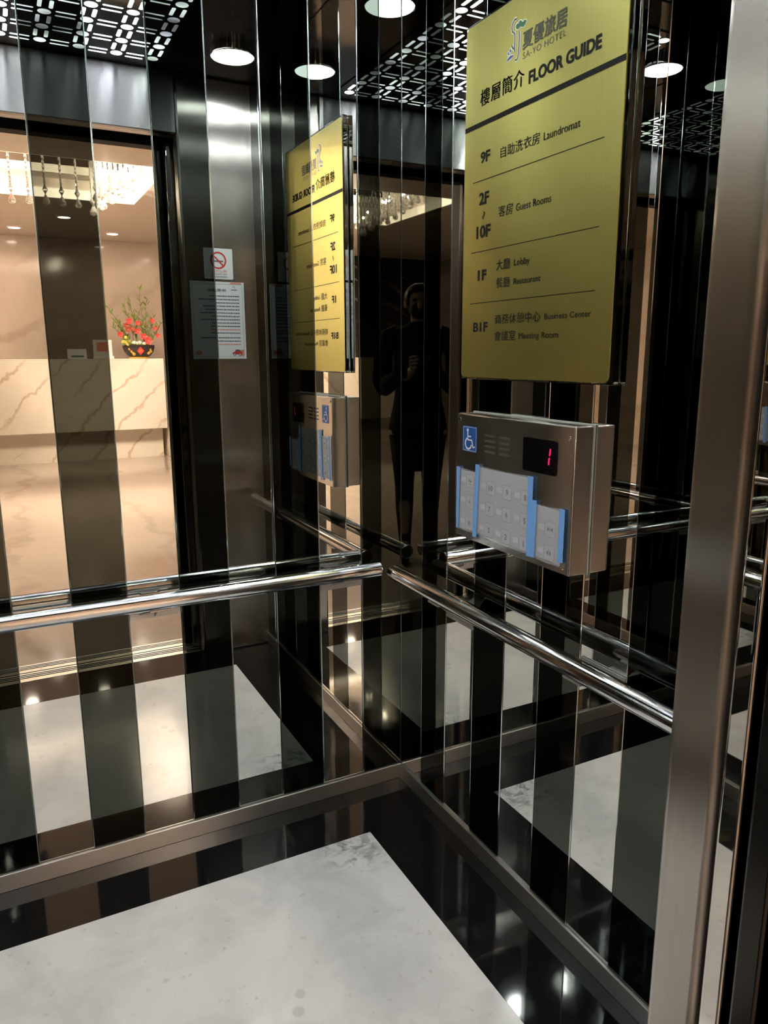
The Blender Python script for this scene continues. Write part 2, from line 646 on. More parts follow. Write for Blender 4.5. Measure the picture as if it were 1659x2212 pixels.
# car door panels parked behind the returns, landing doors beyond
d1 = MB()
d1.box((-0.322, -1.374, 0.003), (0.10, -1.345, 2.12), 0.005, 3)
S_(d1.build('door_1', M_POLSTEEL, smooth='auto'))
d1 = MB()
d1.box((-W - 0.10, -1.374, 0.003), (OPL + 0.027, -1.345, 2.12), 0.005, 3)
S_(d1.build('door_2', M_POLSTEEL, smooth='auto'))
d1 = MB()
d1.box((-0.345, -1.430, 0.003), (0.10, -1.400, 2.13), 0.004, 3)
S_(d1.build('door_3', M_DARKSTEEL, smooth='auto'))
d1 = MB()
d1.box((-W - 0.10, -1.430, 0.003), (OPL + 0.05, -1.400, 2.13), 0.004, 3)
S_(d1.build('door_4', M_DARKSTEEL, smooth='auto'))

# sills: ribbed aluminium tracks with dark grooves
for nm, ya, yb in (('trim_1', -1.385, -D - 0.052), ('trim_2', -1.476, -1.394)):
    m = MB()
    m.box((-1.6, ya, -0.03), (0.1, yb, -0.004), 0, mi=1)
    wd = yb - ya
    for f0, f1 in ((0.0, 0.16), (0.27, 0.34), (0.46, 0.53), (0.64, 1.0)):
        m.box((OPL - 0.03, ya + wd * f0 + 0.0006, -0.004), (OPR + 0.03, ya + wd * f1 - 0.0006, 0.0012), 0.0006, mi=0)
    S_(m.build(nm, [M_SILL, M_BLACKMATTE]))

# landing wall with its dark jambs and head
JR, JL, JH = -0.336, -1.115, 2.10
m = MB()
m.box((JR, -1.505, 0), (4.2, -1.442, LOBBY_H))
S_(m.build('wall_landing_right', M_JAMB))
m = MB()
m.box((-5.6, -1.505, 0), (JL, -1.442, LOBBY_H))
S_(m.build('wall_landing_left', M_JAMB))
m = MB()
m.box((JL, -1.505, JH), (JR, -1.442, LOBBY_H))
S_(m.build('wall_landing_head', M_JAMB))
m = MB()
m.box((-W - 0.1, -1.44, 2.135), (0.1, -1.32, 2.45))
S_(m.build('trim_3', M_DARKSTEEL))

# ================================================================== THE LOBBY: setting
m = MB()
m.box((-5.6, BACK_Y - 0.05, -0.03), (4.2, -1.478, 0.0))
S_(m.build('floor_lobby', M_LOBBYFLOOR))
# ceiling with a recessed tray
TX0, TX1, TY0, TY1, TZ = -3.25, 0.42, -6.32, -4.68, 2.93
m = MB()
m.box((-5.6, BACK_Y - 0.05, LOBBY_H), (4.2, TY0, LOBBY_H + 0.05))
m.box((-5.6, TY1, LOBBY_H), (4.2, -1.505, LOBBY_H + 0.05))
m.box((-5.6, TY0, LOBBY_H), (TX0, TY1, LOBBY_H + 0.05))
m.box((TX1, TY0, LOBBY_H), (4.2, TY1, LOBBY_H + 0.05))
m.box((TX0 - 0.05, TY0 - 0.05, TZ), (TX1 + 0.05, TY1 + 0.05, TZ + 0.05))
for lo, hi in (((TX0 - 0.05, TY0 - 0.05, LOBBY_H + 0.05), (TX0, TY1 + 0.05, TZ)), ((TX1, TY0 - 0.05, LOBBY_H + 0.05), (TX1 + 0.05, TY1 + 0.05, TZ)),
               ((TX0, TY0 - 0.05, LOBBY_H + 0.05), (TX1, TY0, TZ)), ((TX0, TY1, LOBBY_H + 0.05), (TX1, TY1 + 0.05, TZ))):
    m.box(lo, hi)
S_(m.build('ceiling_lobby', M_LOBBYCEIL))
m = MB()
m.box((-2.6, BACK_Y - 0.05, 0), (4.2, BACK_Y, LOBBY_H))
S_(m.build('wall_lobby_back', M_LOBBYWALL))
m = MB()
m.box((-5.6, BACK_Y - 0.05, 0), (-2.6, BACK_Y + 0.02, LOBBY_H))
S_(m.build('wall_lobby_back_dark', M_DARKMARBLE))
m = MB()
m.box((4.2, BACK_Y, 0), (4.25, -1.44, LOBBY_H))
S_(m.build('wall_lobby_right', M_LOBBYWALL))
m = MB()
m.box((-5.65, BACK_Y, 0), (-5.6, -1.44, LOBBY_H))
S_(m.build('wall_lobby_left', M_LOBBYWALL))

# ================================================================== 2-D drawing helpers on a plane
def stroke(mb, pts, width, fn, mi=0, closed=False):
    """flat ribbon along a 2-D polyline; fn(a, b) -> 3-D point"""
    P = [Vector((a, b_)) for a, b_ in pts]
    n = len(P)
    L_, R_ = [], []
    for i in range(n):
        if closed:
            t = P[(i + 1) % n] - P[i - 1]
        else:
            t = P[min(i + 1, n - 1)] - P[max(i - 1, 0)]
        t.normalize()
        nn = Vector((-t.y, t.x))
        wd = width[i] if isinstance(width, (list, tuple)) else width
        L_.append(mb.bm.verts.new(fn(*(P[i] + nn * wd / 2))))
        R_.append(mb.bm.verts.new(fn(*(P[i] - nn * wd / 2))))
    for i in range(n if closed else n - 1):
        j = (i + 1) % n
        f = mb.bm.faces.new((L_[i], L_[j], R_[j], R_[i]))
        f.material_index = mi


def arc(cx, cy, rx, ry, a0, a1, n=16):
    return [(cx + rx * math.cos(math.radians(a0 + (a1 - a0) * i / (n - 1))), cy + ry * math.sin(math.radians(a0 + (a1 - a0) * i / (n - 1)))) for i in range(n)]


def rrect(x0, x1, y0, y1, r, n=4):
    pts = []
    for cx, cy, a in ((x1 - r, y1 - r, 0), (x0 + r, y1 - r, 90), (x0 + r, y0 + r, 180), (x1 - r, y0 + r, 270)):
        pts += arc(cx, cy, r, r, a, a + 90, n)
    return pts


def flat(mb, pts, fn, mi=0):
    mb.poly([fn(a, b_) for a, b_ in pts], mi)


# ================================================================== HANDRAILS
def handrail(label, a, b_, inward, zc, brackets, plate_z):
    """a, b_: rail axis ends; inward: from wall into the car"""
    a = Vector((a[0], a[1], zc)); b_ = Vector((b_[0], b_[1], zc)); inw = Vector(inward)
    al = (b_ - a).normalized()
    t = thing('handrail', label, 'handrail', (a + b_) / 2)
    m = MB()
    r = 0.021
    e = 0.0025
    m.tube([a, a + al * 0.0006, a + al * e, b_ - al * e, b_ - al * 0.0006, b_], [r - e, r - e * 0.4, r, r, r - e * 0.4, r - e], 40)
    m.build('rail', M_CHROME_X if abs(al.x) > 0.5 else M_CHROME_Y, t, smooth='auto')
    pz = plate_z
    for s in brackets:
        plate_z = (pz[0] + 0.03, pz[1] + 0.03) if s == 0.743 else pz
        c = a + al * s
        wall = c - inw * 0.07
        m = MB()
        # wall plate
        p0 = wall + inw * 0.0015
        hw = 0.0615
        A = [p0 - al * hw, p0 + al * hw, p0 + al * hw + inw * 0.003, p0 - al * hw + inw * 0.003]
        m.prism([Vector((q.x, q.y, plate_z[0])) for q in A], (0, 0, plate_z[1] - plate_z[0]))
        # triangular arm widening to the wall
        h = 0.004
        q = [wall + inw * 0.004 - al * 0.040, wall + inw * 0.004 + al * 0.040, c + al * 0.014, c - al * 0.014]
        zz = [plate_z[0] + 0.012, plate_z[0] + 0.012, zc - 0.024, zc - 0.024]
        m.prism([Vector((p.x, p.y, z)) for p, z in zip(q, zz)], (0, 0, h))
        # upright web under the arm
        m.prism([Vector((p.x, p.y, z)) for p, z in ((wall + inw * 0.004 - al * 0.0025, plate_z[0] + 0.002), (wall + inw * 0.004 - al * 0.0025, plate_z[0] + 0.012), (c - al * 0.0025, zc - 0.024))], al * 0.005)
        # saddle plate under the rail
        q = [c - inw * 0.012 - al * 0.025, c - inw * 0.012 + al * 0.025, c + inw * 0.012 + al * 0.025, c + inw * 0.012 - al * 0.025]
        m.prism([Vector((p.x, p.y, zc - 0.0225)) for p in q], (0, 0, 0.004))
        m.build('bracket', M_SATIN, t)
    return t


handrail('polished chrome handrail on the rear wall, at the left of the picture', (-0.104, -0.07), (-1.35, -0.07), (0, -1, 0), 0.70, (0.087, 0.597, 1.107), (0.638, 0.684))
handrail('polished chrome handrail on the right wall, under the button panel', (-0.07, -0.087), (-0.07, -1.16), (-1, 0, 0), 0.69, (0.233, 0.743), (0.606, 0.652))
handrail('polished chrome handrail on the left wall, seen only in the mirrors', (-W + 0.07, -0.087), (-W + 0.07, -1.16), (1, 0, 0), 0.69, (0.233, 0.743), (0.606, 0.652))

# ================================================================== FLOOR GUIDE SIGN
SX = -0.018
sign = thing('floor_guide_sign', 'tall yellow gold floor guide sign with black lettering on the right wall', 'sign', (0, -0.573, 1.6))
SY0, SY1, SZ0, SZ1 = -0.332, -0.816, 1.228, 1.967
m = MB()
m.box((SX + 0.002, SY1 - 0.010, SZ0 - 0.004), (-0.0017, SY0 + 0.004, SZ1 + 0.006), 0.002, 2)
part_label(m.build('backing_sheet', M_ACRYLIC, sign, smooth='auto'), 'clear acrylic backing sheet')
m = MB()
m.prism([(SX + 0.0018, y, z) for y, z in rrect(SY1, SY0, SZ0, SZ1, 0.012, 6)], (-0.0018, 0, 0))
m.build('face_panel', M_GOLD, sign)
fs = lambda y, z: (SX - 0.0006, y, z)
m = MB()
TEXT = [('樓層簡介', -0.3895, -0.5405, 1.7995, 1.832, 0.012, 1.12), ('FLOOR GUIDE', -0.5545, -0.755, 1.7965, 1.8205, 0.035, 1.0),
        ('9F', -0.3945, -0.4295, 1.6845, 1.708, 0.03, 1.0), ('自助洗衣房', -0.4675, -0.5955, 1.6805, 1.7025, 0.004, 1.0), ('Laundromat', -0.6075, -0.7105, 1.6825, 1.697, 0.0, 1.0),
        ('2F', -0.3925, -0.4295, 1.600, 1.6255, 0.03, 1.0), ('10F', -0.3845, -0.4375, 1.5305, 1.557, 0.03, 1.0), ('客房', -0.4655, -0.5155, 1.5645, 1.587, 0.004, 1.0), ('Guest Rooms', -0.5265, -0.6375, 1.567, 1.5815, 0.0, 1.0),
        ('1F', -0.3935, -0.4265, 1.441, 1.4635, 0.03, 1.0), ('大廳', -0.4625, -0.5125, 1.4565, 1.479, 0.004, 1.0), ('Lobby', -0.5255, -0.5775, 1.456, 1.4735, 0.0, 1.0), ('餐廳', -0.4635, -0.5135, 1.4195, 1.4415, 0.004, 1.0), ('Restaurant', -0.526, -0.614, 1.4225, 1.435, 0.0, 1.0),
        ('B1F', -0.3795, -0.4355, 1.330, 1.3505, 0.03, 1.0), ('商務休憩中心', -0.4625, -0.6175, 1.3445, 1.365, 0.004, 1.0), ('Business Center', -0.6305, -0.7635, 1.3475, 1.359, 0.0, 1.0),
        ('會議室', -0.4625, -0.5385, 1.3085, 1.3295, 0.004, 1.0), ('Meeting Room', -0.5495, -0.6735, 1.3075, 1.3235, 0.0, 1.0)]
for t_, a0, a1, b0, b1, bo, sp in TEXT:
    cjk = ord(t_[0]) > 0x2000
    for ex in ((-0.0004, 0.0, 0.0004) if t_ == '樓層簡介' else (0.0,)):
        text_fit(m, t_, lambda a, b_, ex=ex: (SX - 0.0006 - abs(ex) * 0.1, a + ex, b_), a0, a1, b0, b1, 0.0 if cjk else (0.0 if t_[0] == 'M' else max(bo, 0.003)), 0, sp)
# the vertical swung dash between 2F and 10F
stroke(m, [(-0.4105 + 0.0035 * math.sin(i / 10 * 2 * PI) * (1 if True else 0), 1.5695 + 0.0155 * i / 10) for i in range(11)], 0.0022, fs)
for z0, z1, ya, yb in ((1.7595, 1.7695, SY0 - 0.0005, SY1 + 0.0005), (1.6494, 1.6510, -0.368, -0.774), (1.5020, 1.5036, -0.366, -0.772), (1.3920, 1.3936, -0.365, -0.771)):
    flat(m, [(ya, z0), (yb, z0), (yb, z1), (ya, z1)], fs)
part_label(m.build('lettering', M_INK, sign), 'black lettering and rules of the floor guide')
m = MB()
for ex, ez in ((-0.0006, 0), (0.0006, 0), (0, 0.0005), (0, -0.0005), (0, 0)):
    text_fit(m, '夏優旅居', lambda a, b_, ex=ex, ez=ez: (SX - 0.0006 - abs(ex) * 0.1 - abs(ez) * 0.15 - ez * 0.03, a + ex, b_ + ez), -0.532, -0.6615, 1.8645, 1.8965, 0.0, 0, 1.0)
text_fit(m, 'SA-YO HOTEL', fs, -0.5335, -0.6605, 1.8475, 1.8590, -0.004, 0, 1.12)
fw_ = lambda y, z: (SX - 0.0004, y, z)


def LG(u, v):
    """logo drawing units (pixels of the emblem) to sign coordinates"""
    px, py = u / 3.606 + 960, v / 3.606
    return (-0.479 - 0.0015 * (px - 1095), 1.9225 - 0.00084 * (py - 55 + 0.38 * (px - 1095)))


CURVES = [[(560, 148), (545, 150), (533, 170), (525, 205), (530, 240), (540, 250)],
          [(545, 250), (551, 262), (552, 300), (551, 360), (553, 400)],
          [(583, 248), (586, 300), (585, 360), (583, 420), (578, 452), (568, 466), (558, 462)],
          [(528, 345), (535, 365), (546, 378)]]
for cv in CURVES:
    stroke(m, [LG(*q) for q in cv], 0.0075, fw_, 1)
    stroke(m, [LG(*q) for q in cv], 0.0035, fs, 0)
for cx, cy, rx, ry in ((570, 208, 14, 22), (592, 190, 14, 24), (612, 205, 13, 16), (626, 183, 12, 13)):
    stroke(m, [LG(*q) for q in arc(cx, cy, rx + 3, ry + 3, 0, 345, 14)], 0.002, fw_, 1, True)
    flat(m, [LG(*q) for q in arc(cx, cy, rx, ry, 0, 337, 14)], fs, 2)
for pts in ([(492, 470), (498, 445), (520, 424), (545, 420), (532, 440), (508, 456)], arc(503, 405, 6, 12, 0, 330, 10), arc(518, 385, 6, 14, 0, 330, 10)):
    stroke(m, [LG(*q) for q in pts], 0.004, fw_, 1, True)
    flat(m, [LG(*q) for q in pts], fs, 3)
part_label(m.build('hotel_logo', [M_INKGREY, M_LOGOWHITE, M_LOGOGREEN, M_LOGOBLUE], sign), 'grey hotel name with a leaf and water drop emblem')

# ================================================================== ACCESSIBLE BUTTON PANEL
PX = -0.05
pan = thing('button_panel', 'stainless steel lift button box with taped film over its buttons', 'button panel', (0, -0.57, 1.0))
m = MB()
m.box((PX + 0.002, -0.772, 0.855), (-0.0016, -0.368, 1.147), 0.003, 3)
m.build('housing', M_STEEL_H, pan, smooth='auto')
m = MB()
m.box((PX, -0.771, 0.856), (PX + 0.003, -0.369, 1.146), 0.0016, 2)
m.build('face_plate', M_STEEL_H, pan, smooth='auto')
m = MB()
m.box((-0.004, -0.775, 0.852), (-0.0012, -0.365, 1.150), 0.001)
part_label(m.build('sealant_bead', M_SEALANT, pan), 'clear sealant bead around the box')


def PF(off):
    return lambda y, z: (PX - off, y, z)


# wheelchair sticker
m = MB()
m.prism([PF(0.0)(y, z) for y, z in rrect(-0.450, -0.3935, 1.0615, 1.120, 0.003, 3)], (-0.0004, 0, 0), 0)
stroke(m, [(-0.3958, 1.0640), (-0.4477, 1.0640), (-0.4477, 1.1175), (-0.3958, 1.1175)], 0.0012, PF(0.0006), 1, True)
wc = lambda u, v: (-0.3935 - 0.0565 * u, 1.0615 + 0.0585 * v)
flat(m, [wc(*q) for q in arc(0.36, 0.84, 0.075, 0.062, 0, 337, 14)], PF(0.0007), 1)
stroke(m, [wc(*q) for q in ((0.36, 0.78), (0.38, 0.46), (0.66, 0.46), (0.76, 0.18), (0.88, 0.22))], 0.0040, PF(0.0007), 1)
stroke(m, [wc(*q) for q in ((0.38, 0.60), (0.60, 0.60))], 0.0032, PF(0.0007), 1)
stroke(m, [wc(*q) for q in arc(0.42, 0.32, 0.22, 0.215, 115, 350, 20)], 0.0040, PF(0.0007), 1)
part_label(m.build('accessibility_sticker', [M_STICKERBLUE, M_STICKERWHITE], pan), 'blue wheelchair symbol sticker')
# speaker slots
m = MB()
for yc in (-0.501, -0.5535):
    for zc in (1.1045, 1.0925, 1.081, 1.069):
        m.prism([PF(0.0)(y, z) for y, z in rrect(yc - 0.0205, yc + 0.0205, zc - 0.0026, zc + 0.0026, 0.0025, 4)], (-0.0003, 0, 0), 0)
        stroke(m, [(yc + 0.019, zc - 0.0028), (yc - 0.019, zc - 0.0028)], 0.0006, PF(0.0005), 1)
part_label(m.build('speaker_grille', [M_SLOT, M_POLSTEEL], pan), 'eight punched speaker slots')
# display
m = MB()
m.prism([PF(0.0)(y, z) for y, z in rrect(-0.7255, -0.619, 1.0465, 1.1145, 0.005, 5)], (-0.0012, 0, 0))
dsp = m.build('display_window', M_DISPLAY, pan)
part_label(dsp, 'black floor display window')
m = MB()
for (y0, z0), (y1, z1) in (((-0.7015, 1.0660), (-0.7030, 1.0812)), ((-0.7035, 1.0838), (-0.7055, 1.0990))):
    stroke(m, [(y0, z0), (y0 + (y1 - y0) * 0.14, z0 + (z1 - z0) * 0.14), (y0 + (y1 - y0) * 0.86, z0 + (z1 - z0) * 0.86), (y1, z1)], [0.0008, 0.0040, 0.0040, 0.0008], PF(0.0014))
part_label(m.build('floor_digit', M_DIGIT, dsp), 'lit red floor number 1')
# screws
for y, z in ((-0.3805, 1.1335), (-0.7575, 1.1240), (-0.7545, 0.8695)):
    m = MB()
    m.tube([PF(0.0)(y, z), PF(0.0012)(y, z), PF(0.0018)(y, z)], [0.0042, 0.0040, 0.0030], 16)
    m.tube([PF(0.00185)(y, z), PF(0.0019)(y, z)], 0.0014, 6, 1)
    m.build('screw', [M_POLSTEEL, M_BLACKMATTE], pan, smooth='auto')


for q in ([(-0.388, 1.015), (-0.460, 1.0165), (-0.456, 0.880), (-0.384, 0.876)], [(-0.4625, 1.030), (-0.650, 1.032), (-0.650, 0.876), (-0.4585, 0.879)], [(-0.668, 0.981), (-0.750, 0.980), (-0.746, 0.872), (-0.668, 0.875)]):  # invented pale plates, added to lighten the dark steel behind the film
    m = MB()
    m.prism([PF(0.0)(*p) for p in q], (-0.0003, 0, 0))
    part_label(m.build('added_pale_backing', M_ADDED_BACKING, pan), 'added pale grey backing that lightens the area under the film')


def sym_close(mb, y, z, fn):
    for s in (1, -1):
        flat(mb, [(y + s * 0.0085, z + 0.005), (y + s * 0.0015, z), (y + s * 0.0085, z - 0.005)], fn)
    stroke(mb, [(y, z - 0.0055), (y, z + 0.0055)], 0.0012, fn)


def sym_open(mb, y, z, fn):
    for s in (1, -1):
        flat(mb, [(y + s * 0.0015, z + 0.0065), (y + s * 0.0075, z), (y + s * 0.0015, z - 0.0065)], fn)


def sym_hold(mb, y, z, fn):
    for s in (1, -1):
        flat(mb, [(y + s * 0.0012, z + 0.004), (y + s * 0.0072, z), (y + s * 0.0012, z - 0.004)], fn)
    stroke(mb, [(y + 0.006, z - 0.0075), (y - 0.006, z - 0.0075)], 0.0010, fn)


def sym_up(mb, y, z, fn):
    flat(mb, [(y + 0.004, z - 0.003), (y - 0.004, z - 0.003), (y, z + 0.004)], fn)


def sym_ring(mb, y, z, fn):
    stroke(mb, arc(y, z, 0.0055, 0.0055, 0, 337, 16), 0.0014, fn, 0, True)
    flat(mb, arc(y, z, 0.0025, 0.0025, 0, 330, 10), fn)


BUT = [(-0.510, 0.990, '10'), (-0.570, 0.9895, '9'), (-0.633, 0.989, '8'), (-0.5075, 0.942, '7'), (-0.570, 0.941, '6'), (-0.633, 0.940, '5'),
       (-0.5065, 0.894, '3'), (-0.570, 0.8925, '2'), (-0.632, 0.891, '1'), (-0.429, 0.994, sym_hold), (-0.429, 0.946, sym_up), (-0.428, 0.8945, sym_ring),
       (-0.7145, 0.9385, sym_close), (-0.714, 0.890, sym_open)]
for y, z, s in BUT:
    m = MB()
    m.prism([PF(0.0)(a, b_) for a, b_ in rrect(y - 0.0155, y + 0.0155, z - 0.0155, z + 0.0155, 0.004, 4)], (-0.0014, 0, 0))
    stroke(m, rrect(y - 0.0155, y + 0.0155, z - 0.0155, z + 0.0155, 0.004, 4), 0.0008, PF(0.0016), 1, True)
    bt = m.build('floor_button', [M_BUTTON, M_SLOT], pan)
    m = MB()
    if isinstance(s, str):
        wd = 0.0078 if len(s) == 1 else 0.0155
        if s == '1':
            wd = 0.003
        text_fit(m, s, PF(0.0018), y + wd / 2, y - wd / 2, z - 0.0063, z + 0.0063, 0.025)
    else:
        s(m, y, z, PF(0.0018))
    m.build('button_mark', M_BUTTONINK, bt)
    m = MB()
    m.prism([PF(0.0)(a, b_) for a, b_ in ((y + 0.0195, z - 0.0045), (y + 0.0195, z + 0.0065), (y + 0.038, z + 0.0065), (y + 0.038, z - 0.0045))], (-0.0006, 0, 0))
    m.build('braille_plate', M_BRAILLE, pan)


def film(pts, off, label, seed):
    """wrinkled plastic sheet over the quad pts (tl, tr, br, bl)"""
    rnd = random.Random(seed)
    m = MB()
    nx, nz = 14, 14
    tl, tr, br, bl = [Vector(p) for p in pts]
    V = []
    for j in range(nz + 1):
        for i in range(nx + 1):
            s, t_ = i / nx, j / nz
            q = tl.lerp(tr, s).lerp(bl.lerp(br, s), t_)
            edge = min(s, 1 - s)
            h = off + 0.0012 * edge * 2 * (0.6 + 0.4 * math.sin(9 * s + seed) * math.sin(7 * t_ + 2 * seed)) + rnd.uniform(-1, 1) * 0.00022
            wob = 0.0012 * math.sin(5 * s + seed) if j in (0, nz) else 0
            V.append(PF(h)(q.x, q.y + wob))
    F = []
    for j in range(nz):
        for i in range(nx):
            a = j * (nx + 1) + i
            F.append((a, a + 1, a + nx + 2, a + nx + 1))
    m.mesh(V, F)
    o = m.build('protective_film', M_FILM, pan, smooth=True)
    part_label(o, label)


film([(-0.386, 1.019), (-0.462, 1.0205), (-0.456, 0.877), (-0.380, 0.872)], 0.0024, 'hazy plastic film over the left column of buttons', 1)
film([(-0.460, 1.0335), (-0.652, 1.036), (-0.652, 0.872), (-0.454, 0.875)], 0.0028, 'wide hazy plastic film over the number buttons', 2)
film([(-0.666, 0.9845), (-0.752, 0.984), (-0.748, 0.868), (-0.666, 0.871)], 0.0024, 'small hazy plastic film over the door buttons', 3)
for q in ([(-0.376, 1.0225), (-0.390, 1.0230), (-0.388, 0.876), (-0.377, 0.8755)], [(-0.4545, 1.037), (-0.4685, 1.0372), (-0.4625, 0.868), (-0.4465, 0.868)],
          [(-0.644, 1.0372), (-0.6605, 1.037), (-0.6612, 0.870), (-0.646, 0.869)], [(-0.6608, 0.990), (-0.6745, 0.9908), (-0.6722, 0.871), (-0.662, 0.870)], [(-0.744, 0.9872), (-0.7595, 0.987), (-0.7592, 0.881), (-0.744, 0.8785)]):
    m = MB()
    tl, tr, br, bl = [Vector(p) for p in q]
    n = 14
    A, B_ = [], []
    for i in range(n + 1):
        k = i / n
        A.append(m.bm.verts.new(PF(0.0046)(*(tl.lerp(bl, k) + Vector((random.uniform(-1, 1) * 0.0004, 0))))))
        B_.append(m.bm.verts.new(PF(0.0046)(*(tr.lerp(br, k) + Vector((random.uniform(-1, 1) * 0.0004, 0))))))
    for i in range(n):
        m.bm.faces.new((A[i], B_[i], B_[i + 1], A[i + 1]))
    r_ = bmesh.ops.extrude_face_region(m.bm, geom=m.bm.faces[:])
    bmesh.ops.translate(m.bm, vec=(-0.0003, 0, 0), verts=[g for g in r_['geom'] if isinstance(g, bmesh.types.BMVert)])
    part_label(m.build('masking_tape', M_TAPE, pan), 'strip of blue masking tape')

# ================================================================== NOTICES ON THE FRONT RETURN
NY = -D
fn_ = lambda off: (lambda x, z: (x, NY + off, z))
ns = MB()
ns.prism([fn_(0.0)(x, z) for x, z in rrect(-0.2145, -0.0965, 1.580, 1.698, 0.004, 3)], (0, 0.0008, 0), 0)
cx, cz = -0.1555, 1.652
stroke(ns, arc(cx, cz, 0.030, 0.030, 0, 350, 36), 0.0065, fn_(0.0012), 1, True)
stroke(ns, [(cx - 0.021, cz + 0.021), (cx + 0.021, cz - 0.021)], 0.006, fn_(0.0014), 1)
flat(ns, [(cx - 0.018, cz - 0.006), (cx + 0.020, cz - 0.006), (cx + 0.020, cz - 0.0005), (cx - 0.018, cz - 0.0005)], fn_(0.0011), 2)
text_fit(ns, '禁止吸菸', fn_(0.0012), -0.122, -0.189, 1.6055, 1.616, 0.004, 3)
text_fit(ns, 'No Smoking', fn_(0.0012), -0.125, -0.186, 1.594, 1.603, 0.004, 2)
for z in (1.5895, 1.5860):
    flat(ns, [(-0.120, z), (-0.190, z), (-0.190, z + 0.0014), (-0.120, z + 0.0014)], fn_(0.0012), 2)
tag(ns.build('no_smoking_sign', [M_PAPER, M_RED, M_PAPERGREY, M_PINKRED]), 'square white no smoking sticker on the steel front panel, seen in the mirrors', 'sign')
nt_ = MB()
nt_.prism([fn_(0.0)(x, z) for x, z in ((-0.275, 1.266), (-0.054, 1.266), (-0.054, 1.570), (-0.275, 1.570))], (0, 0.0006, 0), 0)
stroke(nt_, [(-0.2665, 1.2755), (-0.0625, 1.2755), (-0.0625, 1.5605), (-0.2665, 1.5605)], 0.0012, fn_(0.0009), 1, True)
flat(nt_, [(-0.064, 1.562), (-0.115, 1.562), (-0.109, 1.569), (-0.064, 1.569)], fn_(0.0010), 3)
flat(nt_, [(-0.108, 1.538), (-0.084, 1.538), (-0.084, 1.541), (-0.108, 1.541)], fn_(0.0010), 1)
stroke(nt_, arc(-0.096, 1.549, 0.005, 0.006, -40, 200, 10), 0.0015, fn_(0.0010), 1)
text_fit(nt_, '停車須知', fn_(0.0010), -0.128, -0.205, 1.531, 1.5435, 0.01, 1)
rnd = random.Random(5)
z = 1.512
for k in range(15):
    x = -0.076
    end = -0.245 + rnd.uniform(0, 0.075)
    while x > end:
        wd = rnd.uniform(0.003, 0.009)
        flat(nt_, [(x, z), (x - wd, z), (x - wd, z + 0.0045), (x, z + 0.0045)], fn_(0.0009), 3 if k in (10, 14) else 1)
        x -= wd + 0.0016
    z -= 0.0132 if k != 11 else 0.019
flat(nt_, [(-0.064, 1.277), (-0.085, 1.277), (-0.080, 1.300), (-0.064, 1.303)], fn_(0.0008), 3)
flat(nt_, [(-0.072, 1.283), (-0.112, 1.283), (-0.113, 1.291), (-0.104, 1.294), (-0.098, 1.303), (-0.083, 1.303), (-0.076, 1.295), (-0.071, 1.292)], fn_(0.0011), 2)
flat(nt_, [(-0.079, 1.295), (-0.101, 1.295), (-0.097, 1.3015), (-0.084, 1.3015)], fn_(0.0012), 1)
for xx in (-0.081, -0.104):
    flat(nt_, arc(xx, 1.283, 0.0055, 0.0055, 0, 337, 14), fn_(0.0013), 1)
    flat(nt_, arc(xx, 1.283, 0.003, 0.003, 0, 330, 10), fn_(0.0014), 0)
flat(nt_, arc(-0.252, 1.290, 0.013, 0.010, 0, 340, 14), fn_(0.0008), 3)
tag(nt_.build('paper_notice', [M_PAPER, M_PAPERGREY, M_RED, M_PINKRED]), 'sheet of printed rules with a red car, taped below the no smoking sticker', 'notice')

# ================================================================== CAR CEILING LIGHTS
LX0, PXL, LY0, PYL, NXL, NYL = -0.387, 0.1225, -1.145, 0.1175, 7, 9
lat = thing('lattice_ceiling_light', 'backlit lattice ceiling panel of glowing circles and bars in the lift', 'ceiling light', (LX0 - 3 * PXL, LY0 + 4 * PYL, H))
m = MB()
m.box((LX0 - PXL * 6 - 0.05, LY0 - 0.05, H - 0.004), (LX0 + 0.05, LY0 + PYL * 8 + 0.05, H))
m.build('panel', M_BLACK, lat)
m = MB()
zf = H - 0.0045
for i in range(NXL):
    for j in range(NYL):
        cx, cy = LX0 - PXL * i, LY0 + PYL * j
        flat(m, arc(cx, cy, 0.0195, 0.0195, 0, 345, 24), lambda x, y: (x, y, zf))
        if j < NYL - 1:
            for s in (-0.0165, 0.0165):
                flat(m, rrect(cx + s - 0.0062, cx + s + 0.0062, cy + PYL / 2 - 0.029, cy + PYL / 2 + 0.029, 0.0055, 4), lambda x, y: (x, y, zf))
        if i < NXL - 1:
            for s in (-0.0155, 0.0155):
                flat(m, rrect(cx - PXL / 2 - 0.030, cx - PXL / 2 + 0.030, cy + s - 0.0045, cy + s + 0.0045, 0.004, 4), lambda x, y: (x, y, zf))
m.build('diffuser', M_LATTICE, lat, recalc=False)

disc_names = {(0, 0): 'round white disc ceiling light in the right front corner of the lift', (0, 1): 'round white disc ceiling light above the rear right corner of the lift',
              (1, 0): 'round white disc ceiling light in the left front corner of the lift', (1, 1): 'round white disc ceiling light above the rear left corner of the lift'}
lamp0 = None
for (i, j), lb in disc_names.items():
    x, y = (-0.155, -1.28)[i], (-0.94, -0.355)[j]
    if lamp0 is None:
        lamp0 = thing('disc_light', lb, 'ceiling light', (x, y, H), 'disc lights of the lift ceiling')
        m = MB()
        m.lathe([(0.0775, -0.001), (0.0785, -0.022), (0.0775, -0.0265), (0.0745, -0.0280), (0.0725, -0.0262)], (x, y, H), 48)
        m.build('rim', M_POLSTEEL, lamp0, smooth='auto')
        m = MB()
        m.lathe([(0.0735, -0.0264), (0.0650, -0.0285), (0.02, -0.0295)], (x, y, H), 48)
        m.build('diffuser', M_DISC, lamp0, smooth=True)
    else:
        c = copy_tree(lamp0, (x, y, H))
        c['label'] = lb

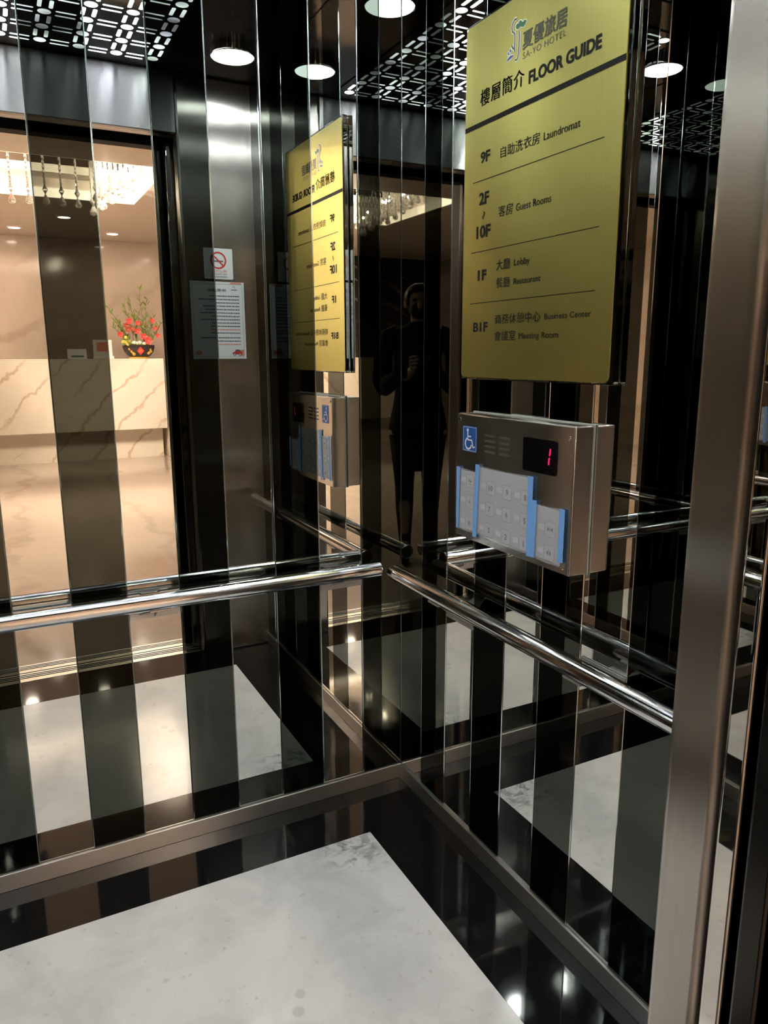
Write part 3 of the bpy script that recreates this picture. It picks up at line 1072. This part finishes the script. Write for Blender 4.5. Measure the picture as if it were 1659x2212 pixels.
# ================================================================== RECEPTION
CF = -7.9
ct = thing('reception_counter', 'long cream veined marble reception counter with a recessed plinth', 'counter', (-1.8, CF, 0))
m = MB()
m.box((-4.7, CF - 0.35, 0.375), (0.93, CF, 1.225), 0.006, 2)
m.build('counter_body', M_COUNTER, ct)
m = MB()
m.box((-4.68, CF - 0.40, 1.2252), (0.93, CF - 0.002, 1.243), 0.004, 2)
m.build('counter_ledge', M_COUNTER, ct)
m = MB()
m.box((-4.68, CF - 0.34, 0.0), (0.90, CF - 0.20, 0.375))
m.build('plinth', M_COUNTER, ct)

dr = thing('drawer_cabinet', 'narrow cream drawer cabinet at the right end of the reception counter', 'cabinet', (1.15, CF - 0.2, 0))
m = MB()
m.box((0.95, CF - 0.35, 0.0), (1.40, CF - 0.03, 1.17), 0.004)
m.build('body', M_WHITEPAINT, dr)
for k in range(5):
    m = MB()
    z0 = 0.05 + k * 0.222
    m.box((0.965, CF - 0.03, z0), (1.385, CF - 0.012, z0 + 0.21), 0.004)
    d_ = m.build('drawer', M_WHITEPAINT, dr)
    m = MB()
    m.box((1.00, CF - 0.0122, z0 + 0.05), (1.05, CF - 0.009, z0 + 0.16), 0.002)
    m.build('label_holder', M_DARKSTEEL, d_)

m = MB()
m.prism([(-0.17, CF - 0.10, 1.2435), (0.045, CF - 0.10, 1.2435), (0.045, CF - 0.135, 1.36), (-0.17, CF - 0.135, 1.36)], (0, -0.004, 0), 0)
m.prism([(-0.17, CF - 0.17, 1.2435), (0.045, CF - 0.17, 1.2435), (0.045, CF - 0.139, 1.36), (-0.17, CF - 0.139, 1.36)], (0, -0.003, 0), 0)
flat(m, [(-0.13, 1.262), (0.01, 1.262), (0.01, 1.285), (-0.13, 1.285)], lambda x, z: (x, CF - 0.099 - (z - 1.2435) * 0.30, z), 1)
tag(m.build('counter_card', [M_PAPER, M_LOGOGREEN]), 'small white folded card standing on the reception counter', 'card')
m = MB()
m.box((0.12, CF - 0.22, 1.2435), (0.36, CF - 0.12, 1.275), 0.003, mi=0)
m.box((0.13, CF - 0.175, 1.275), (0.35, CF - 0.165, 1.47), 0.002, mi=0)
flat(m, [(0.17, 1.33), (0.31, 1.33), (0.31, 1.44), (0.17, 1.44)], lambda x, z: (x, CF - 0.1635, z), 1)
tag(m.build('leaflet_stand', [M_PAPER, M_PINKRED]), 'pale pink leaflet stand beside the flower bowl on the counter', 'leaflet stand')

# flower bowl
bx, by, bz = 0.665, CF - 0.16, 1.2435
fl = thing('flower_arrangement', 'dark bowl of green stems and red flowers on the reception counter', 'flower arrangement', (bx, by, bz))
m = MB()
m.lathe([(0.10, 0.022), (0.135, 0.030), (0.175, 0.080), (0.192, 0.130), (0.195, 0.165), (0.188, 0.165), (0.183, 0.130), (0.15, 0.075)], (bx, by, bz), 40, 1.0, 0.62)
m.build('bowl', M_BOWL, fl, smooth='auto')
m = MB()
m.lathe([(0.12, 0.0), (0.128, 0.004), (0.128, 0.018), (0.115, 0.023)], (bx, by, bz), 32, 1.0, 0.62)
part_label(m.build('stand', M_GOLDPAINT, fl, smooth='auto'), 'golden oval stand')
m = MB()
m.prism([(bx, by + 0.122, bz + 0.145), (bx - 0.044, by + 0.119, bz + 0.093), (bx, by + 0.104, bz + 0.043), (bx + 0.044, by + 0.119, bz + 0.093)], (0, 0.004, 0), 0)
text_fit(m, '福', lambda a, b_: (a, by + 0.1262 - (0.145 - (b_ - bz)) * 0.10, b_), bx + 0.022, bx - 0.022, bz + 0.070, bz + 0.116, 0.0, 1)
part_label(m.build('luck_diamond', [M_FLOWER, M_GOLDPAINT], fl), 'red diamond with a golden character')
for dx, dz in ((-0.075, 0.055), (-0.095, 0.085), (-0.118, 0.118), (0.10, 0.07), (0.125, 0.09), (0.115, 0.115)):
    m = MB()
    yy = by + 0.62 * math.sqrt(max(0, 0.19 ** 2 - dx ** 2)) * (0.80 + 0.9 * dz)
    m.sphere((bx + dx, yy, bz + dz), 0.021, 1, 0.25, 1, 12, 8)
    part_label(m.build('coin_ornament', M_GOLDPAINT, fl, smooth=True), 'golden round coin on the bowl')
# leafy stems
rnd = random.Random(11)


def leaf(mb, p, d, ln, wd, mi=0):
    d = d.normalized()
    s = d.cross(Vector((rnd.uniform(-1, 1), rnd.uniform(-1, 1), 0.4))).normalized()
    nrm = d.cross(s)
    a = p; b_ = p + d * ln * 0.45 + s * wd + nrm * ln * 0.05; c_ = p + d * ln; e = p + d * ln * 0.45 - s * wd + nrm * ln * 0.05; mid = p + d * ln * 0.5 - nrm * ln * 0.03
    vs = [mb.bm.verts.new(q) for q in (a, b_, c_, e, mid)]
    for t_ in ((0, 1, 4), (1, 2, 4), (2, 3, 4), (3, 0, 4)):
        mb.bm.faces.new([vs[i] for i in t_]).material_index = mi


stems = [(-0.10, -0.32, 0.62), (-0.09, -0.24, 0.46), (-0.06, -0.13, 0.66), (-0.03, -0.05, 0.72), (-0.02, -0.02, 0.50), (0.05, 0.06, 0.86), (0.07, 0.16, 0.74), (0.06, 0.02, 0.55), (0.10, 0.22, 0.52), (0.12, 0.30, 0.44), (-0.12, -0.28, 0.40), (0.09, 0.12, 0.42)]
for x0_, x1_, hh in stems:
    m = MB()
    yj = rnd.uniform(-0.05, 0.05)
    pts = []
    for k in range(9):
        t_ = k / 8
        pts.append(Vector((bx + x0_ + (x1_ - x0_) * t_ ** 1.4 + 0.012 * math.sin(5 * t_), by + yj * (0.6 + t_), bz + 0.13 + (hh - 0.13) * t_)))
    m.tube(pts, [0.0045 - 0.0003 * k for k in range(9)], 6, 0)
    for k in range(3, 9):
        for s in range(3):
            d_ = (pts[k] - pts[k - 1]).normalized() + Vector((rnd.choice((-1, 1)) * rnd.uniform(0.5, 1.2), rnd.uniform(-0.8, 0.8), rnd.uniform(0.0, 0.7)))
            leaf(m, pts[k] - (pts[k] - pts[k - 1]) * rnd.random(), d_, rnd.uniform(0.05, 0.085), rnd.uniform(0.008, 0.014), 1)
    m.build('leafy_stem', [M_STEM, M_LEAF], fl)


def flower(x, z, r, yy=0.05, mt=None):
    m = MB()
    c = Vector((x, by + yy, z))
    for k in range(5):
        a = 2 * PI * k / 5 + rnd.random() * 0.3
        d_ = Vector((math.cos(a), 0.25, math.sin(a)))
        tip = c + d_ * r
        s = Vector((-math.sin(a), 0, math.cos(a))) * r * 0.42
        vs = [m.bm.verts.new(q) for q in (c, c + d_ * r * 0.55 + s + Vector((0, 0.006, 0)), tip, c + d_ * r * 0.55 - s + Vector((0, 0.006, 0)))]
        m.bm.faces.new(vs)
    m.sphere(c + Vector((0, 0.004, 0)), r * 0.16, mi=1, u=8, v=6)
    m.build('flower', [mt or M_FLOWER, M_GOLDPAINT], fl)


for x, z, r, yy in ((0.105, 0.215, 0.055, 0.10), (0.055, 0.27, 0.045, 0.08), (-0.01, 0.33, 0.045, 0.06), (-0.215, 0.29, 0.040, 0.05), (-0.10, 0.45, 0.045, 0.05), (-0.135, 0.40, 0.04, 0.03), (-0.075, 0.36, 0.04, 0.04), (0.005, 0.43, 0.035, 0.03), (0.055, 0.43, 0.03, 0.02), (0.18, 0.46, 0.035, 0.03), (0.21, 0.37, 0.032, 0.03), (0.24, 0.28, 0.035, 0.03), (-0.12, 0.35, 0.04, 0.05)):
    flower(bx + x, bz + z, r, yy, M_BERRY if z in (0.40, 0.35, 0.36) else None)
m = MB()
for k in range(12):
    a = rnd.uniform(0, 2 * PI)
    m.sphere((bx - 0.16 + 0.09 * math.cos(a) * rnd.random(), by + 0.09, bz + 0.20 + 0.06 * math.sin(a) * rnd.random()), 0.021, 1, 0.3, 1, 10, 6, mi=k % 2)
m.build('round_leaf_cluster', [M_LEAF2, M_LEAF], fl, smooth=True)
m = MB()
m.sphere((bx, by, bz + 0.155), 0.03, 5.6, 3.6, 0.8, 24, 10)
for v_ in m.bm.verts:
    v_.co.z += 0.010 * math.sin(60 * v_.co.x) * math.sin(55 * v_.co.y)
m.build('moss', M_LEAF, fl, smooth=True)
for k in range(6):
    m = MB()
    m.sphere((bx + rnd.uniform(-0.10, 0.12), by + rnd.uniform(0.03, 0.10), bz + 0.18 + rnd.uniform(0, 0.015)), 0.026, 1, 0.6, 0.8, 10, 6)
    m.build('shell', M_WHITEPAINT, fl, smooth=True)

# ================================================================== CHANDELIER
chd = thing('crystal_chandelier', 'long crystal drop chandelier hanging in the lit ceiling tray of the lobby', 'chandelier', ((TX0 + TX1) / 2, -5.5, TZ))
m = MB()
m.box((-3.05, -5.95, TZ - 0.03), (0.38, -4.95, TZ - 0.0005), 0.006)
m.build('canopy', M_POLSTEEL, chd)


def crystal_string(x, y, zb):
    m = MB()
    top = TZ - 0.03
    nb_ = max(3, int((top - zb - 0.14) / 0.018))
    m.tube([(x, y, top + (zb + 0.14 - top) * q / nb_) for q in range(nb_ + 1)], [0.011 if q % 2 else 0.0065 for q in range(nb_ + 1)], 6)
    m.lathe([(0.004, 0.150), (0.022, 0.115), (0.004, 0.082)], (x, y, zb), 8)
    m.lathe([(0.003, 0.082), (0.014, 0.060), (0.030, 0.028), (0.024, 0.007), (0.007, 0.0)], (x, y, zb), 8)
    m.build('crystal_string', M_CRYSTAL, chd)


bulbs = []
for i in range(6):
    for j in range(6):
        x = 0.36 - i * 0.085 + (j % 2) * 0.03
        y = -5.05 - j * 0.13
        zb = min(2.86, 2.53 + max(0, x + 0.06) / 0.46 * 0.31 + 0.04 * math.sin(j * 1.1))
        crystal_string(x, y, zb)
        xl = -2.67 - (x)
        crystal_string(xl, y, zb)
        if (i + j) % 3 == 0:
            bulbs += [(x + 0.04, y + 0.06, min(zb + 0.17, 2.88)), (xl + 0.04, y + 0.06, min(zb + 0.17, 2.88))]
for k in range(18):
    crystal_string(-0.22 - k * 0.125, -5.25 + 0.06 * math.sin(k * 0.8), 2.49)
for x, y, z in bulbs:
    m = MB()
    m.sphere((x, y, z), 0.012, u=8, v=6)
    m.build('bulb', M_BULB, chd, smooth=True)

# cove strips on the lips of the tray
cv = thing('cove_light', 'warm glowing cove strip around the lobby ceiling tray', 'cove light', ((TX0 + TX1) / 2, (TY0 + TY1) / 2, LOBBY_H + 0.05))
for lo, hi in (((TX0 + 0.001, TY0 + 0.0005, LOBBY_H + 0.002), (TX1 - 0.001, TY0 + 0.012, LOBBY_H + 0.085)), ((TX0 + 0.001, TY1 - 0.012, LOBBY_H + 0.002), (TX1 - 0.001, TY1 - 0.0005, LOBBY_H + 0.085)),
               ((TX1 - 0.012, TY0 + 0.013, LOBBY_H + 0.002), (TX1 - 0.0005, TY1 - 0.013, LOBBY_H + 0.085)), ((TX0 + 0.0005, TY0 + 0.013, LOBBY_H + 0.002), (TX0 + 0.012, TY1 - 0.013, LOBBY_H + 0.085))):
    m = MB()
    m.box(lo, hi)
    m.build('light_strip', M_COVE, cv)

# downlights
DL = [(1.33, -7.08), (1.33, -6.3), (1.31, -5.67), (1.25, -4.97), (1.2, -4.2), (2.0, -4.24), (0.49, -8.33), (-0.14, -7.36), (-0.95, -7.36), (-0.6, -8.33), (-1.9, -8.33), (-1.9, -7.36), (-3.2, -8.33), (-3.2, -7.36), (-2.9, -4.0), (-2.9, -2.8)]
dl0 = None
for x, y in DL:
    if dl0 is None:
        dl0 = thing('downlight', 'small round warm downlight recessed in the cream lobby ceiling', 'downlight', (x, y, LOBBY_H), 'recessed downlights of the lobby ceiling')
        m = MB()
        m.lathe([(0.085, 0.0), (0.085, -0.005), (0.066, -0.007), (0.062, -0.001)], (x, y, LOBBY_H - 0.0005), 28, caps=False)
        m.build('trim_ring', M_WHITEPAINT, dl0, smooth='auto')
        m = MB()
        m.lathe([(0.064, -0.002), (0.03, -0.004)], (x, y, LOBBY_H), 28)
        m.build('lens', M_DOWN, dl0)
    else:
        copy_tree(dl0, (x, y, LOBBY_H))

# ================================================================== THE PHOTOGRAPHER AND THE PHONE
PF_ = Vector((math.sin(YAW), math.cos(YAW), 0))
PR_ = Vector((math.cos(YAW), -math.sin(YAW), 0))
PB = Vector((CAM.x, CAM.y, 0)) - PF_ * 0.40 - PR_ * 0.115


def PL(a, f, z):
    q = PB + PR_ * a + PF_ * f
    return Vector((q.x, q.y, z))


def skin_mesh(name, verts, edges, radii, root=0, sub=2):
    me = bpy.data.meshes.new(name)
    me.from_pydata([tuple(v) for v in verts], edges, [])
    o = bpy.data.objects.new(name, me)
    COL.objects.link(o)
    sk = o.modifiers.new('skin', 'SKIN')
    sk.use_smooth_shade = True
    lay = me.skin_vertices[0].data
    for i, r in enumerate(radii):
        lay[i].radius = r if isinstance(r, tuple) else (r, r)
        lay[i].use_root = (i == root)
    ss = o.modifiers.new('sub', 'SUBSURF')
    ss.levels = sub
    ss.render_levels = sub
    bpy.context.view_layer.update()
    dg = bpy.context.evaluated_depsgraph_get()
    out = bpy.data.meshes.new_from_object(o.evaluated_get(dg))
    bpy.data.objects.remove(o)
    m = MB()
    m.bm.from_mesh(out)
    bpy.data.meshes.remove(out)
    return m


V, E, Rr = [], [], []


def jv(a, f, z, r, par=None):
    V.append(PL(a, f, z)); Rr.append(r)
    if par is not None:
        E.append((par, len(V) - 1))
    return len(V) - 1


pel = jv(0, 0, 0.94, (0.135, 0.105))
wa = jv(0, 0.0, 1.10, (0.11, 0.085), pel)
che = jv(0, 0.01, 1.30, (0.13, 0.095), wa)
nb = jv(0, 0.0, 1.42, (0.075, 0.065), che)
nk = jv(0, 0.015, 1.475, (0.048, 0.05), nb)
ch_ = jv(0, 0.045, 1.53, (0.060, 0.068), nk)
hd = jv(0, 0.04, 1.585, (0.074, 0.090), ch_)
tp = jv(0, 0.025, 1.645, (0.055, 0.070), hd)
hands = {}
for s in (1, -1):
    sh = jv(s * 0.155, 0.0, 1.385, 0.058, che)
    el = jv(s * 0.205, 0.09, 1.10, 0.043, sh)
    wr = jv(s * 0.075, 0.315, 1.165, 0.027, el)
    pm = jv(s * 0.052, 0.355, 1.195, (0.030, 0.017), wr)
    pk = jv(s * 0.046, 0.372, 1.225, (0.030, 0.015), pm)
    hp = jv(s * 0.09, 0.0, 0.86, 0.092, pel)
    kn = jv(s * 0.085, 0.015, 0.50, 0.056, hp)
    an = jv(s * 0.08, -0.01, 0.105, 0.035, kn)
    jv(s * 0.085, 0.10, 0.055, (0.038, 0.024), an)
bd = skin_mesh('body', V, E, Rr, 0, 2)
for s in (1, -1):
    # fingers wrapped round the phone from behind
    for k in range(4):
        z0 = 1.205 + k * 0.019
        ln = (0.85, 1.0, 1.05, 0.92)[k]
        p0 = PL(s * 0.060, 0.362, z0)
        p1 = PL(s * 0.055, 0.384, z0 + 0.004)
        p2 = PL(s * (0.055 - 0.018 * ln), 0.3865, z0 + 0.006)
        p3 = PL(s * (0.055 - 0.034 * ln), 0.3850, z0 + 0.007)
        bd.tube([p0, p1, p2, p3], [0.0092, 0.0088, 0.0080, 0.0062], 8)
    p0 = PL(s * 0.050, 0.352, 1.190)
    bd.tube([p0, PL(s * 0.044, 0.356, 1.222), PL(s * 0.030, 0.362, 1.245), PL(s * 0.020, 0.366, 1.256)], [0.0125, 0.011, 0.0095, 0.0070], 8)
    bd.sphere(PL(s * 0.080, 0.035, 1.575), 0.026, 0.35, 0.8, 1.1, 10, 8)
bd.sphere(PL(0, 0.134, 1.560), 0.015, 0.9, 1.3, 1.5, 10, 8)
person = bd.build('person', M_SKIN, None, smooth=True)
tag(person, 'person in a black suit jacket and skirt holding a phone, mirrored in the lift corner', 'person')


def pose_lathe(prof, n=32):
    """rings (z, half width, half depth, forward offset) around the body axis"""
    m = MB()
    prev = None
    for z, rx, ry, fo in prof:
        rg = [m.bm.verts.new(PL(rx * math.cos(2 * PI * i / n), fo + ry * math.sin(2 * PI * i / n), z)) for i in range(n)]
        if prev:
            m.bridge(prev, rg)
        prev = rg
    return m


m = pose_lathe([(0.83, 0.182, 0.135, 0.0), (0.90, 0.172, 0.130, 0.0), (1.0, 0.150, 0.115, 0.0), (1.10, 0.138, 0.105, 0.0), (1.22, 0.152, 0.118, 0.01), (1.32, 0.168, 0.122, 0.01), (1.385, 0.178, 0.105, 0.0), (1.425, 0.145, 0.085, 0.0), (1.455, 0.075, 0.07, 0.005), (1.47, 0.06, 0.062, 0.01)])
for s in (1, -1):
    m.tube([PL(s * 0.130, 0.0, 1.395), PL(s * 0.172, 0.0, 1.385), PL(s * 0.205, 0.04, 1.25), PL(s * 0.215, 0.085, 1.115), PL(s * 0.205, 0.115, 1.095), PL(s * 0.165, 0.20, 1.125), PL(s * 0.095, 0.292, 1.158)], [0.060, 0.068, 0.064, 0.058, 0.056, 0.050, 0.040], 16)
m.build('suit_jacket', M_CLOTH, person, smooth=True)
m = pose_lathe([(0.585, 0.135, 0.115, 0.0), (0.70, 0.150, 0.122, 0.0), (0.84, 0.165, 0.125, 0.0), (0.98, 0.145, 0.110, 0.0)])
m.build('skirt', M_CLOTH, person, smooth=True)
for s in (1, -1):
    m = MB()
    m.tube([PL(s * 0.09, 0.0, 0.80), PL(s * 0.087, 0.012, 0.62), PL(s * 0.085, 0.016, 0.50), PL(s * 0.083, -0.012, 0.34), PL(s * 0.08, -0.012, 0.13), PL(s * 0.08, -0.005, 0.08)], [0.090, 0.072, 0.060, 0.055, 0.038, 0.038], 16)
    m.build('tights', M_TIGHTS, person, smooth=True)
    m = MB()
    m.tube([PL(s * 0.08, -0.05, 0.065), PL(s * 0.08, -0.02, 0.07), PL(s * 0.082, 0.05, 0.05), PL(s * 0.086, 0.12, 0.034), PL(s * 0.088, 0.165, 0.026)], [0.030, 0.040, 0.042, 0.040, 0.020], 14, flat=0.75)
    m.tube([PL(s * 0.08, -0.045, 0.06), PL(s * 0.08, -0.047, 0.002)], [0.026, 0.018], 12)
    m.build('shoe', M_SHOE, person, smooth='auto')
m = MB()
m.sphere(PL(0, 0.012, 1.605), 0.092, 0.98, 1.08, 0.95, 20, 14, rot=Matrix.Rotation(-YAW, 4, 'Z'))
hv = [v_ for v_ in m.bm.verts if (v_.co - PL(0, 0, 0)).dot(PF_) > 0.075 and v_.co.z < 1.625]
bmesh.ops.delete(m.bm, geom=hv, context='VERTS')
m.sphere(PL(0, -0.075, 1.555), 0.055, 1.2, 0.9, 1.1, 14, 10, rot=Matrix.Rotation(-YAW, 4, 'Z'))
m.build('hair', M_HAIR, person, smooth=True)
m = MB()
m.sphere(PL(0, 0.070, 1.535), 0.062, 0.95, 1.0, 0.80, 18, 12, rot=Matrix.Rotation(-YAW, 4, 'Z'))
m.build('face_mask', M_MASK, person, smooth=True)
for s in (1, -1):
    m = MB()
    m.sphere(PL(s * 0.031, 0.116, 1.592), 0.013, 1.1, 0.6, 0.7, 10, 8, rot=Matrix.Rotation(-YAW, 4, 'Z'))
    m.build('eye', M_HAIR, person, smooth=True)

# phone held right behind the lens
m = MB()
bk = -fw
Mx = Matrix(((rt.x, up.x, bk.x, 0), (rt.y, up.y, bk.y, 0), (rt.z, up.z, bk.z, 0), (0, 0, 0, 1)))
m.box((-0.037, -0.135, 0.006), (0.037, 0.020, 0.0145), 0.004, 2, mat=Matrix.Translation(CAM) @ Mx)
tag(m.build('phone', M_PHONE, smooth='auto'), 'dark phone held upright in both hands of the person', 'phone')
